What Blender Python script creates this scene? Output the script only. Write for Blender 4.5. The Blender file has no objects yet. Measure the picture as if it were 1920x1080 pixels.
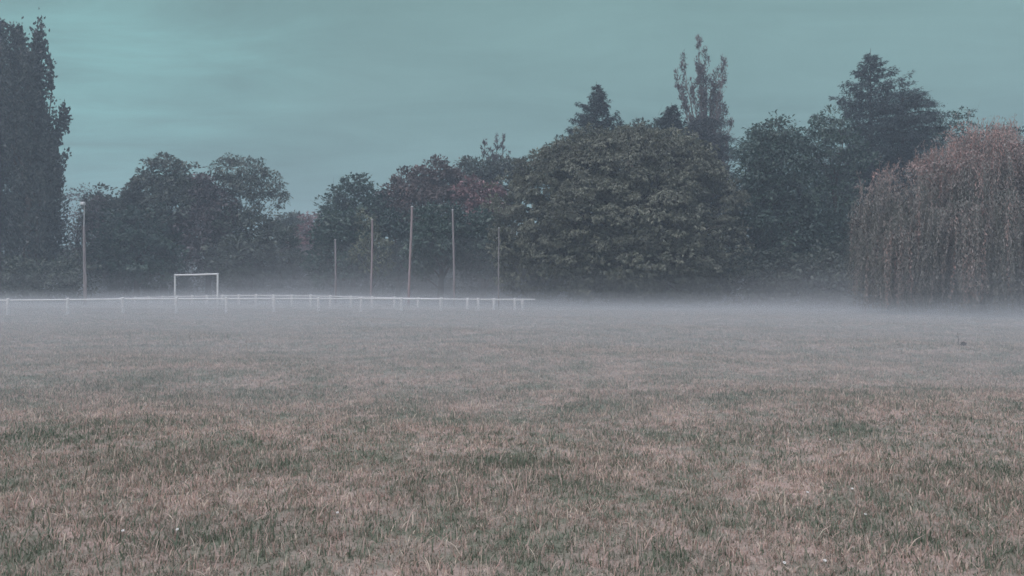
import bpy, math
import numpy as np
from math import radians

F = 1400.0          # focal length in photo pixels (1920 wide)
EYE = 1.65
rng = np.random.default_rng(11)

scene = bpy.context.scene
COL = scene.collection


def hy(px):
    return 533.0 + 0.0042 * px


def P(px, py, d):
    """A spot seen at photo pixel (px, py), d metres away, in metres."""
    return np.array([(px - 960.0) / F * d, d, EYE - (py - hy(px)) / F * d])


def unit(v):
    return v / (np.linalg.norm(v, axis=-1, keepdims=True) + 1e-9)


# ------------------------------------------------------------------ objects
def tag(o, label=None, cat=None, group=None, kind=None):
    if label: o['label'] = label
    if cat: o['category'] = cat
    if group: o['group'] = group
    if kind: o['kind'] = kind
    return o


def empty(name, loc, label, cat, group=None):
    o = bpy.data.objects.new(name, None)
    o.empty_display_size = 0.3
    o.location = loc
    COL.objects.link(o)
    return tag(o, label, cat, group)


class Geo:
    """Collects vertices, tris/quads and one float per face, then becomes ONE mesh object."""
    def __init__(self):
        self.v, self.f, self.t, self.m, self.n = [], [], [], [], 0

    def add(self, V, Fc, tint=0.5, mat=0):
        V = np.asarray(V, np.float32).reshape(-1, 3)
        Fc = np.asarray(Fc, np.int32)
        self.v.append(V)
        self.f.append(Fc + self.n)
        t = np.full(len(Fc), tint, np.float32) if np.isscalar(tint) else np.asarray(tint, np.float32)
        self.t.append(t)
        self.m.append(np.full(len(Fc), mat, np.int32))
        self.n += len(V)

    def build(self, name, mats, parent=None, smooth=False, origin=None):
        V = np.concatenate(self.v)
        if origin is not None:
            V = V - np.asarray(origin, np.float32)
        me = bpy.data.meshes.new(name)
        loops = np.concatenate([f.ravel() for f in self.f])
        sizes = np.concatenate([np.full(len(f), f.shape[1], np.int32) for f in self.f])
        starts = np.concatenate([[0], np.cumsum(sizes)[:-1]]).astype(np.int32)
        me.vertices.add(len(V)); me.vertices.foreach_set('co', V.ravel())
        me.loops.add(len(loops)); me.loops.foreach_set('vertex_index', loops)
        me.polygons.add(len(sizes))
        me.polygons.foreach_set('loop_start', starts)
        me.polygons.foreach_set('loop_total', sizes)
        me.polygons.foreach_set('material_index', np.concatenate(self.m))
        if smooth:
            me.polygons.foreach_set('use_smooth', np.ones(len(sizes), bool))
        me.update(calc_edges=True)
        a = me.attributes.new('tint', 'FLOAT', 'FACE')
        a.data.foreach_set('value', np.concatenate(self.t))
        for m in (mats if isinstance(mats, (list, tuple)) else [mats]):
            me.materials.append(m)
        o = bpy.data.objects.new(name, me)
        COL.objects.link(o)
        if parent is not None:
            o.parent = parent
        if origin is not None and parent is None:
            o.location = origin
        return o


def tube(g, pts, radii, sides=6, tint=0.5, cap=True, mat=0):
    pts = np.asarray(pts, float); n = len(pts)
    radii = np.asarray(radii, float) * np.ones(n)
    tang = unit(np.gradient(pts, axis=0))
    ref = np.array([0, 0, 1.0]) if abs(tang[0][2]) < 0.9 else np.array([1.0, 0, 0])
    s = unit(np.cross(tang, ref)); b = np.cross(tang, s)
    a = np.arange(sides) / sides * 2 * np.pi
    ring = (np.cos(a)[None, :, None] * s[:, None] + np.sin(a)[None, :, None] * b[:, None])
    V = (pts[:, None] + ring * radii[:, None, None]).reshape(-1, 3)
    i = np.arange(n - 1)[:, None] * sides; j = np.arange(sides)[None]; j2 = (j + 1) % sides
    Fc = np.stack([i + j, i + j2, i + sides + j2, i + sides + j], -1).reshape(-1, 4)
    g.add(V, Fc, tint, mat)
    if cap:
        e = V[-sides:]; c = pts[-1] + tang[-1] * radii[-1] * .3
        k = np.arange(sides)
        g.add(np.vstack([e, c]), np.stack([k, (k + 1) % sides, np.full(sides, sides)], -1), tint, mat)


def box(g, c, size, rz=0.0, bevel=0.0, tint=.5, mat=0):
    x, y, z = np.array(size) / 2.0
    ca, sa = math.cos(rz), math.sin(rz)
    if bevel <= 0:
        prof = [(-x, -y), (x, -y), (x, y), (-x, y)]
    else:
        q = bevel
        prof = [(-x + q, -y), (x - q, -y), (x, -y + q), (x, y - q), (x - q, y), (-x + q, y), (-x, y - q), (-x, -y + q)]
    prof = np.array(prof); k = len(prof)
    def ring(sc, zz):
        p = prof * sc
        return np.stack([c[0] + p[:, 0] * ca - p[:, 1] * sa, c[1] + p[:, 0] * sa + p[:, 1] * ca, np.full(k, c[2] + zz)], -1)
    rings = [ring(1, -z), ring(1, z)] if bevel <= 0 else [ring(1, -z), ring(1, z - bevel), ring(max(.2, 1 - bevel / min(x, y)), z)]
    V = np.vstack(rings); nr = len(rings)
    j = np.arange(k); j2 = (j + 1) % k
    for r in range(nr - 1):
        g.add(V, np.stack([r * k + j, r * k + j2, (r + 1) * k + j2, (r + 1) * k + j], -1), tint, mat)
    g.add(V, np.array([list(range(k))[::-1]]), tint, mat)
    g.add(V, np.array([[(nr - 1) * k + q for q in range(k)]]), tint, mat)


# ------------------------------------------------------------------ materials
def new_mat(name):
    m = bpy.data.materials.new(name); m.use_nodes = True
    nt = m.node_tree
    for n in list(nt.nodes): nt.nodes.remove(n)
    out = nt.nodes.new('ShaderNodeOutputMaterial')
    return m, nt, out


def ramp(nt, stops):
    r = nt.nodes.new('ShaderNodeValToRGB')
    e = r.color_ramp.elements
    while len(e) < len(stops): e.new(0.5)
    for k, (p, c) in enumerate(stops):
        e[k].position = p; e[k].color = (*c, 1)
    return r


def math_node(nt, op, a, b):
    n = nt.nodes.new('ShaderNodeMath'); n.operation = op
    for s, v in zip(n.inputs, (a, b)):
        if isinstance(v, (int, float)): s.default_value = v
        else: nt.links.new(v, s)
    return n.outputs[0]


def leaf_mat(name, stops, rough=0.5, spec=0.5, trans=0.2, nscale=0.45, namp=0.45):
    stops = [(p, (c[0] * .98, c[1] * 1.15, c[2] * 1.22)) for p, c in stops]
    m, nt, out = new_mat(name)
    at = nt.nodes.new('ShaderNodeAttribute'); at.attribute_name = 'tint'
    geo = nt.nodes.new('ShaderNodeNewGeometry')
    no = nt.nodes.new('ShaderNodeTexNoise'); no.inputs['Scale'].default_value = nscale; no.inputs['Detail'].default_value = 2
    nt.links.new(geo.outputs['Position'], no.inputs['Vector'])
    f = math_node(nt, 'ADD', at.outputs['Fac'], math_node(nt, 'MULTIPLY', math_node(nt, 'SUBTRACT', no.outputs['Fac'], .5), namp))
    r = ramp(nt, stops); nt.links.new(f, r.inputs[0])
    p = nt.nodes.new('ShaderNodeBsdfPrincipled')
    p.inputs['Roughness'].default_value = rough
    p.inputs['Specular IOR Level'].default_value = spec
    nt.links.new(r.outputs[0], p.inputs['Base Color'])
    t = nt.nodes.new('ShaderNodeBsdfTranslucent'); nt.links.new(r.outputs[0], t.inputs['Color'])
    mx = nt.nodes.new('ShaderNodeMixShader'); mx.inputs[0].default_value = trans
    nt.links.new(p.outputs[0], mx.inputs[1]); nt.links.new(t.outputs[0], mx.inputs[2])
    nt.links.new(mx.outputs[0], out.inputs['Surface'])
    return m


def solid_mat(name, c1, c2, scale=6.0, rough=.7, spec=.3, stretch=(1, 1, 1), bump=0.0):
    m, nt, out = new_mat(name)
    tc = nt.nodes.new('ShaderNodeTexCoord')
    mp = nt.nodes.new('ShaderNodeMapping'); mp.inputs['Scale'].default_value = stretch
    nt.links.new(tc.outputs['Object'], mp.inputs['Vector'])
    no = nt.nodes.new('ShaderNodeTexNoise'); no.inputs['Scale'].default_value = scale; no.inputs['Detail'].default_value = 5
    nt.links.new(mp.outputs[0], no.inputs['Vector'])
    r = ramp(nt, [(.3, c1), (.7, c2)]); nt.links.new(no.outputs['Fac'], r.inputs[0])
    p = nt.nodes.new('ShaderNodeBsdfPrincipled'); p.inputs['Roughness'].default_value = rough
    p.inputs['Specular IOR Level'].default_value = spec
    nt.links.new(r.outputs[0], p.inputs['Base Color'])
    if bump:
        b = nt.nodes.new('ShaderNodeBump'); b.inputs['Strength'].default_value = bump; b.inputs['Distance'].default_value = .02
        nt.links.new(no.outputs['Fac'], b.inputs['Height']); nt.links.new(b.outputs[0], p.inputs['Normal'])
    nt.links.new(p.outputs[0], out.inputs['Surface'])
    return m


def grass_colour_group():
    """Patches of green, straw and brown turf, the same for the blades and the ground below them."""
    g = bpy.data.node_groups.new('turf_colour', 'ShaderNodeTree')
    g.interface.new_socket('Shift', in_out='INPUT', socket_type='NodeSocketFloat')
    g.interface.new_socket('Color', in_out='OUTPUT', socket_type='NodeSocketColor')
    gi = g.nodes.new('NodeGroupInput'); go = g.nodes.new('NodeGroupOutput')
    geo = g.nodes.new('ShaderNodeNewGeometry')
    def noise(scale, det, off):
        mp = g.nodes.new('ShaderNodeMapping'); mp.inputs['Location'].default_value = off
        mp.inputs['Scale'].default_value = (1, 1, 0.05)
        n = g.nodes.new('ShaderNodeTexNoise'); n.inputs['Scale'].default_value = scale; n.inputs['Detail'].default_value = det
        g.links.new(geo.outputs['Position'], mp.inputs['Vector']); g.links.new(mp.outputs[0], n.inputs['Vector'])
        return n.outputs['Fac']
    big = noise(.22, 3, (3, 8, 0)); mid = noise(1.1, 3, (11, 2, 0)); small = noise(5.0, 2, (5, 5, 0))
    f = math_node(g, 'ADD', math_node(g, 'MULTIPLY', math_node(g, 'SUBTRACT', big, .5), .22),
                  math_node(g, 'MULTIPLY', math_node(g, 'SUBTRACT', mid, .5), .85))
    f = math_node(g, 'ADD', f, math_node(g, 'MULTIPLY', math_node(g, 'SUBTRACT', small, .5), .7))
    wv = g.nodes.new('ShaderNodeTexWave'); wv.wave_type = 'BANDS'; wv.bands_direction = 'Y'
    mpw = g.nodes.new('ShaderNodeMapping'); mpw.inputs['Rotation'].default_value = (0, 0, radians(-14))
    wv.inputs['Scale'].default_value = .13; wv.inputs['Distortion'].default_value = 1.6; wv.inputs['Detail'].default_value = 3
    g.links.new(geo.outputs['Position'], mpw.inputs['Vector']); g.links.new(mpw.outputs[0], wv.inputs['Vector'])
    f = math_node(g, 'ADD', f, math_node(g, 'MULTIPLY', math_node(g, 'SUBTRACT', wv.outputs['Fac'], .5), .09))
    f = math_node(g, 'ADD', f, gi.outputs['Shift'])
    r = ramp(g, GRASS); g.links.new(f, r.inputs[0])
    g.links.new(r.outputs[0], go.inputs['Color'])
    return g


GRASS = [(0.0, (.110, .155, .110)), (.28, (.205, .240, .180)), (.48, (.340, .308, .268)),
         (.68, (.520, .420, .378)), (.85, (.440, .318, .280)), (1.0, (.670, .600, .510))]
turf = grass_colour_group()


def turf_mat(name, gain, use_tint):
    m, nt, out = new_mat(name)
    gr = nt.nodes.new('ShaderNodeGroup'); gr.node_tree = turf
    if use_tint:
        at = nt.nodes.new('ShaderNodeAttribute'); at.attribute_name = 'tint'
        nt.links.new(at.outputs['Fac'], gr.inputs['Shift'])
    else:
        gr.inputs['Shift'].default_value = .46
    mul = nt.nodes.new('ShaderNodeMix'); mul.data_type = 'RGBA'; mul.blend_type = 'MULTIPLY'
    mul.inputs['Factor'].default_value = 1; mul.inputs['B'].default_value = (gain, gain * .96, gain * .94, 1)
    nt.links.new(gr.outputs[0], mul.inputs['A'])
    p = nt.nodes.new('ShaderNodeBsdfPrincipled'); p.inputs['Roughness'].default_value = .65
    p.inputs['Specular IOR Level'].default_value = .25
    nt.links.new(mul.outputs['Result'], p.inputs['Base Color'])
    if use_tint:
        t = nt.nodes.new('ShaderNodeBsdfTranslucent'); nt.links.new(mul.outputs['Result'], t.inputs['Color'])
        mx = nt.nodes.new('ShaderNodeMixShader'); mx.inputs[0].default_value = .3
        nt.links.new(p.outputs[0], mx.inputs[1]); nt.links.new(t.outputs[0], mx.inputs[2])
        nt.links.new(mx.outputs[0], out.inputs['Surface'])
    else:
        geo = nt.nodes.new('ShaderNodeNewGeometry')
        no = nt.nodes.new('ShaderNodeTexNoise'); no.inputs['Scale'].default_value = 9; no.inputs['Detail'].default_value = 6
        nt.links.new(geo.outputs['Position'], no.inputs['Vector'])
        b = nt.nodes.new('ShaderNodeBump'); b.inputs['Strength'].default_value = .8; b.inputs['Distance'].default_value = .06
        nt.links.new(no.outputs['Fac'], b.inputs['Height']); nt.links.new(b.outputs[0], p.inputs['Normal'])
        nt.links.new(p.outputs[0], out.inputs['Surface'])
    return m


M = {
    'bark': solid_mat('bark', (.055, .045, .040), (.115, .095, .085), 3, .85, .2, (1, 1, .25), .5),
    'pale_bark': solid_mat('pale_bark', (.14, .115, .11), (.27, .22, .215), 3, .85, .2, (1, 1, .25), .4),
    'chestnut': leaf_mat('chestnut_leaf', [(0, (.050, .053, .042)), (.35, (.160, .150, .108)), (.7, (.268, .242, .178)), (.93, (.25, .20, .15)), (1, (.30, .11, .10))]),
    'dark_green': leaf_mat('dark_green_leaf', [(0, (.028, .048, .042)), (.5, (.058, .092, .072)), (1, (.105, .138, .095))]),
    'mid_green': leaf_mat('mid_green_leaf', [(0, (.042, .054, .046)), (.5, (.104, .114, .090)), (1, (.205, .195, .148))]),
    'poplar': leaf_mat('poplar_leaf', [(0, (.034, .040, .040)), (.5, (.072, .078, .072)), (1, (.165, .155, .140))]),
    'conifer': leaf_mat('conifer_needle', [(0, (.022, .030, .034)), (.5, (.040, .050, .050)), (1, (.080, .086, .078))], spec=.2, trans=.05),
    'cedar': leaf_mat('cedar_needle', [(0, (.034, .036, .040)), (.5, (.062, .062, .064)), (1, (.110, .098, .094))], spec=.2, trans=.05),
    'reddish': leaf_mat('reddish_leaf', [(0, (.070, .055, .050)), (.5, (.155, .106, .096)), (1, (.275, .150, .138))]),
    'rose': leaf_mat('rose_leaf', [(0, (.150, .075, .075)), (.5, (.285, .140, .138)), (1, (.390, .185, .182))]),
    'yellow': leaf_mat('yellowing_leaf', [(0, (.085, .092, .062)), (.5, (.150, .150, .095)), (1, (.230, .210, .135))]),
    'willow': leaf_mat('willow_leaf', [(0, (.105, .100, .078)), (.4, (.268, .216, .190)), (.7, (.390, .245, .212)), (1, (.520, .255, .210))], namp=.35),
    'twig': leaf_mat('mauve_twig_leaf', [(0, (.070, .055, .058)), (.5, (.150, .110, .110)), (1, (.260, .175, .170))]),
    'white_paint': solid_mat('white_paint', (.72, .73, .74), (.82, .83, .84), 5, .45, .4),
    'concrete': solid_mat('whitewashed_concrete', (.66, .66, .67), (.82, .82, .83), 7, .8, .2, (1, 1, 1), .2),
    'wood': solid_mat('weathered_pole_wood', (.26, .205, .210), (.40, .325, .335), 4, .8, .2, (3, 3, .3), .3),
    'grey_wood': solid_mat('grey_pole_wood', (.22, .20, .21), (.34, .31, .32), 4, .8, .2, (3, 3, .3), .3),
    'dark_wood': solid_mat('dark_pole_wood', (.20, .19, .20), (.30, .28, .29), 4, .8, .2, (3, 3, .3), .3),
    'metal': solid_mat('galvanised_metal', (.42, .43, .44), (.55, .56, .57), 9, .4, .5),
    'soil': solid_mat('dark_soil', (.020, .018, .017), (.050, .042, .038), 30, .9, .15, (1, 1, 1), .8),
    'stalk': solid_mat('dry_stalk', (.09, .085, .085), (.16, .14, .13), 12),
    'petal': solid_mat('white_petal', (.58, .58, .56), (.70, .70, .68), 9),
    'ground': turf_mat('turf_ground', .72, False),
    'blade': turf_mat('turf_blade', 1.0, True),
}


# ------------------------------------------------------------------ foliage
def leaves(g, Pp, A, N, L, W, tint, fold=.12, mat=0):
    n = len(Pp)
    A = unit(A); S = unit(np.cross(A, N)); N2 = np.cross(S, A)
    L = np.broadcast_to(L, n)[:, None]; W = np.broadcast_to(W, n)[:, None]
    mid = Pp + A * L * .5
    V = np.stack([Pp, mid + S * W * .5 + N2 * L * fold, Pp + A * L - N2 * L * fold, mid - S * W * .5 + N2 * L * fold], 1)
    i = np.arange(n)[:, None] * 4
    g.add(V, i + np.arange(4)[None], tint, mat)


def rvec(n):
    return unit(rng.normal(size=(n, 3)))


def smooth_noise(p, s, seed=0):
    """Cheap smooth field in [-1, 1] over points p."""
    r = np.random.default_rng(seed)
    out = np.zeros(len(p))
    for k in range(4):
        w = r.normal(size=3) * s * (1 + .7 * k)
        out += np.sin(p @ w + r.uniform(0, 6.28)) / (1 + .5 * k)
    return out / 2.2


def lobe_world(lobes, d, thick=1.0):
    out = []
    for (px, py, rx, ry, dd) in lobes:
        dl = d + dd
        c = P(px, py, dl); r = np.array([rx / F * dl, rx / F * dl * thick, ry / F * dl])
        r[1] = max(r[1], 1.2)
        out.append((c, r))
    return out


def clump_points(LW, dens, inner=.25, rough=.12, zmin=.3):
    """Clump centres over the shell (and some of the inside) of the lobes, with their outward direction."""
    pts, outs = [], []
    for k, (c, r) in enumerate(LW):
        area = 4 * np.pi * ((r[0] * r[1]) ** 1.6 / 3 + (r[0] * r[2]) ** 1.6 / 3 + (r[1] * r[2]) ** 1.6 / 3) ** (1 / 1.6)
        n = max(6, int(area * dens))
        u = rvec(n)
        rad = np.where(rng.random(n) < inner, rng.uniform(.45, .85, n), rng.normal(.95, rough, n))
        rad = rad * (1 + .15 * smooth_noise(u * 3, 1.5, k + 3))
        p = c + u * r * rad[:, None]
        keep = np.ones(n, bool)
        for j, (c2, r2) in enumerate(LW):
            if j != k:
                keep &= np.linalg.norm((p - c2) / r2, axis=1) > .72
        keep &= p[:, 2] > zmin
        pts.append(p[keep]); outs.append(unit(u[keep] / r * r.mean()))
    return np.concatenate(pts), np.concatenate(outs)


def foliage(g, C, O, cr, nl, L, W, droop=.25, upface=1.0, flat=.6, tmean=.45, tspread=.22, tfun=None, palm=0, hang=0.0):
    """Leaves round each clump centre C, outward O."""
    n = len(C)
    k = np.repeat(np.arange(n), nl)
    off = rvec(len(k)) * (rng.random(len(k)) ** .35)[:, None]
    dome = rng.random(len(k)) < .78
    off[:, 2] = np.where(dome, np.abs(off[:, 2]) * 1.1 - .12, off[:, 2])
    size = (cr * rng.uniform(.6, 1.35, n))[k]
    pos = C[k] + off * size[:, None] * np.array([1, 1, flat])
    ctint = rng.normal(0, tspread * .7, n)[k]
    if palm:
        k2 = np.repeat(np.arange(len(pos)), palm)
        base = unit(off * .8 + O[k] * .7 + rvec(len(k)) * .5 + np.array([0, 0, -droop]))
        A = unit(base[k2] + rvec(len(k2)) * .75 + np.array([0, 0, -hang]))
        pos = pos[k2]; ctint = ctint[k2]; Ok = O[k][k2]
    else:
        A = unit(off * .9 + O[k] * .5 + rvec(len(k)) * .6 + np.array([0, 0, -droop])); Ok = O[k]
    N = rvec(len(pos)) * .6 + np.array([0, 0, upface]) + Ok * .45
    t = tmean + ctint + rng.normal(0, tspread * .6, len(pos))
    if tfun is not None:
        t = t + tfun(pos)
    leaves(g, pos, A, N, L * rng.uniform(.7, 1.3, len(pos)), W * rng.uniform(.7, 1.3, len(pos)), np.clip(t, 0, 1))


def limb(g, a, b, r0, r1, sag=.12, seg=5, sides=5):
    t = np.linspace(0, 1, seg + 1)[:, None]
    mid = rvec(1) * np.linalg.norm(b - a) * .10
    pts = a + (b - a) * t + np.array([0, 0, 1.0]) * np.linalg.norm(b - a) * sag * (4 * t * (1 - t)) + mid * (4 * t * (1 - t))
    tube(g, pts, r0 + (r1 - r0) * t[:, 0] ** .7, sides)
    return pts


def trunk_and_limbs(g, base, top, r, targets, nl=22, twigs=2, sag=.10):
    base = np.asarray(base, float); top = np.asarray(top, float)
    n = 9; t = np.linspace(0, 1, n)[:, None]
    wob = np.cumsum(rng.normal(0, .035, (n, 3)), 0) * np.array([1, 1, 0]) * np.linalg.norm(top - base) * .2
    pts = base + (top - base) * t + wob * t
    pts[0, 2] = -0.35
    rad = r * (1.25 - 1.08 * t[:, 0]) ; rad[0] *= 1.45
    tube(g, pts, rad, 9)
    if len(targets) == 0: return
    for q in targets[rng.choice(len(targets), min(nl, len(targets)), replace=False)]:
        hq = np.clip((q[2] - base[2]) / max(1e-3, top[2] - base[2]) * .75 - .12 + rng.uniform(-.08, .08), .18, .93)
        a = base + (top - base) * hq
        a = np.array([np.interp(hq, t[:, 0], pts[:, i]) for i in range(3)])
        rr = r * (1.1 - .9 * hq) * .5
        lp = limb(g, a, q, rr, rr * .18, sag)
        for _ in range(twigs):
            s = lp[rng.integers(2, len(lp) - 1)]
            e = s + (q - a) * rng.uniform(.18, .34) + rvec(1)[0] * np.linalg.norm(q - a) * .22
            limb(g, s, e, rr * .32, rr * .07, .05, 3, 4)


def broadleaf(name, label, d, lobes, mat, base_px=None, dens=.55, cr=.85, nl=30, L=.40, W=.25, thick=.9, r=.28, inner=.3,
              group='broadleaved trees of the tree belt', bark='bark', nlimb=22, tfun=None, cat='tree', top_frac=.72, twigs=2, **kw):
    LW = lobe_world(lobes, d, thick)
    if base_px is None:
        base_px = sum(l[0] * l[2] for l in lobes) / sum(l[2] for l in lobes)
    base = np.array([(base_px - 960) / F * d, d, 0.0])
    zt = max(c[2] + rr[2] for c, rr in LW)
    cx = np.mean([c[0] for c, rr in LW]); cy = np.mean([c[1] for c, rr in LW])
    top = np.array([base[0] * .4 + cx * .6, base[1] * .4 + cy * .6, zt * top_frac])
    o = empty(name, base, label, cat, group)
    C, O = clump_points(LW, dens * 2.2, inner)
    g = Geo()
    foliage(g, C, O, cr, nl, L, W, tfun=tfun, **kw)
    gt = Geo()
    trunk_and_limbs(gt, base, top, r, C, nlimb, twigs)
    gt.build('trunk', M[bark], o, True, base)
    g.build('crown', M[mat], o, False, base)
    return o


def plume(g, gt, a, b, rad, n, L, W, r0, tint=.45, spread=.2, up=.9, bulge=.35, bend=.0, power=1.0, twig=0):
    """An upright branch from a to b with leaves close round it."""
    m = 8; t = np.linspace(0, 1, m)[:, None]
    axis = b - a; side = np.array([axis[0], axis[1], 0.0])
    pts = a + axis * t + side * bend * (4 * t * (1 - t)) + np.cumsum(rng.normal(0, .012, (m, 3)), 0) * np.linalg.norm(axis)
    tube(gt, pts, r0 * (1 - .9 * t[:, 0]), 5)
    for _ in range(twig):
        q = rng.uniform(.15, .92)
        s = np.array([np.interp(q, t[:, 0], pts[:, i]) for i in range(3)])
        u = unit(np.array([rng.normal(), rng.normal(), 0.0]))
        e = s + u * rad * rng.uniform(.5, 1.1) + np.array([0, 0, rad * rng.uniform(.8, 2.0)])
        tube(gt, np.stack([s, (s + e) / 2 + u * rad * .12, e]), np.array([r0 * .25, r0 * .16, r0 * .06]) + .006, 4)
    # leaves in tufts along it
    nc = max(4, n // 14)
    q = rng.random(nc) ** power
    prof = rad * np.clip(np.minimum(1, .35 + q / bulge) * np.minimum(1, (1.06 - q) * 3.2), .15, 1)
    c = np.stack([np.interp(q, t[:, 0], pts[:, i]) for i in range(3)], -1)
    u = rng.normal(size=(nc, 3)); u[:, 2] = 0; u = unit(u)
    c = c + u * (prof * np.sqrt(rng.random(nc)))[:, None]
    k = np.repeat(np.arange(nc), 14)
    pos = c[k] + rng.normal(size=(len(k), 3)) * np.array([.22, .22, .42]) * min(1.0, rad) * 1.15
    A = u[k] * .55 + rvec(len(k)) * .55 + np.array([0, 0, up])
    N = rvec(len(k)) * .7 + u[k] * .8 + np.array([0, 0, .4])
    ti = tint + rng.normal(0, spread * .7, nc)[k] + rng.normal(0, spread * .5, len(k))
    leaves(g, pos, A, N, L * rng.uniform(.7, 1.3, len(k)), W * rng.uniform(.7, 1.3, len(k)), np.clip(ti, 0, 1))


def lombardy(name, label, d, stems, base_px, mat, split_py, nleaf, rad_px, L=.34, W=.22, r=.45, twig=3, bark='bark', extra=0, group='tall narrow poplars', tint=.42, spread=.22, ydep=1.5, power=1.0):
    """A fastigiate tree: stems = (tip_px, tip_py, start_px, start_py, width factor)."""
    base = np.array([(base_px - 960) / F * d, d, 0.0])
    o = empty(name, base, label, 'tree', group)
    g, gt = Geo(), Geo()
    core = P(base_px, split_py, d)
    zt = max(P(s[0], s[1], d)[2] for s in stems)
    n = 8; t = np.linspace(0, 1, n)[:, None]
    top = core + np.array([0, 0, (zt - core[2]) * .8])
    pts = base + (top - base) * t; pts[0, 2] = -.4
    tube(gt, pts, r * np.clip(1.2 - 1.12 * t[:, 0], .08, 2), 8)
    for (tx, ty, sx, sy, wf) in stems:
        yo = rng.uniform(-ydep, ydep)
        a = P(sx, sy, d) + np.array([0, yo * .35, 0]); b = P(tx, ty, d) + np.array([0, yo, 0])
        j = np.array([base[0], base[1], max(.8, a[2] - abs(a[0] - base[0]) * 1.6 - .6)])
        tube(gt, np.stack([j, (j + a) / 2, a]), [r * .28, r * .24, r * .2], 5)
        plume(g, gt, a, b, rad_px * wf / F * d, int(nleaf * wf * max(.25, (b[2] - a[2]) / 14)), L, W, r * .22, tint=tint, spread=spread, twig=twig, bend=.12, power=power)
    gt.build('trunk', M[bark], o, True, base)
    g.build('crown', M[mat], o, False, base)
    return o


def spruce(name, label, d, apex, base_py, half_px, mat='conifer', whorls=30, per=8, L=.32, W=.07, r=.3, droop=.25, power=.85, nsp=26, group='conifers rising out of the tree belt', asym=None, gap=.1, low=.12, tuft=.30):
    ax, ay = apex
    top = P(ax, ay, d); base = np.array([top[0], d, 0.0])
    Rm = half_px / F * d; zl = P(ax, base_py, d)[2]
    o = empty(name, base, label, 'tree', group)
    g, gt = Geo(), Geo()
    tube(gt, np.linspace(base - [0, 0, .4], top + [0, 0, .3], 10), np.linspace(r, .015, 10), 7)
    for w in range(int(whorls * per * 1.75)):
        if True:
            f = ((w + rng.random()) / int(whorls * per * 1.75)) ** .72
            z = top[2] + (zl - top[2]) * f
            if z < .8 or rng.random() < gap: continue
            reach = Rm * (f ** power) + .16 + .25 * min(1, f * 8)
            ang = w * 2.39996 + rng.normal(0, .3)
            u = np.array([math.cos(ang), math.sin(ang), 0])
            ln = reach * rng.uniform(.45, 1.2) * (1.18 if rng.random() < .12 else 1)
            if asym is not None: ln *= 1 + asym * u[0]
            m = 6; t = np.linspace(0, 1, m)[:, None]
            p0 = np.array([top[0], d, z])
            pts = p0 + u * ln * t + np.array([0, 0, 1.0]) * ln * ((-droop * t * 1.5 + droop * 1.25 * t ** 3) * min(1.0, .2 + f * 1.6) + (.45 - f) * .7 * t)
            tube(gt, pts, .05 * (1 - .85 * t[:, 0]) * (.4 + f), 4, cap=False)
            n = int(nsp * (.10 + 1.5 * ln / max(Rm, .1))) + 3
            q = rng.uniform(.12, 1.0, n) ** .8
            c = np.stack([np.interp(q, t[:, 0], pts[:, i]) for i in range(3)], -1)
            sd = np.array([-u[1], u[0], 0])
            lat = rng.uniform(-1, 1, n) * (.15 + .32 * ln * (1.05 - q) )
            c = c + sd * lat[:, None] - np.array([0, 0, 1]) * (np.abs(lat) * .25 + rng.uniform(0, .14, n))[:, None]
            k = np.repeat(np.arange(n), 5)
            pos = c[k] + rng.normal(size=(len(k), 3)) * tuft * .3
            A = u * .8 + sd * np.sign(lat[k])[:, None] * .5 + rvec(len(k)) * .7 + np.array([0, 0, -.15])
            N = rvec(len(k)) * .6 + np.array([0, 0, 1.0])
            leaves(g, pos, A, N, L * rng.uniform(.7, 1.3, len(k)), W * rng.uniform(.8, 1.5, len(k)), np.clip(rng.normal(.45, .2, len(k)), 0, 1))
    gt.build('trunk', M['bark'], o, True, base)
    g.build('crown', M[mat], o, False, base)
    return o


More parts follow.
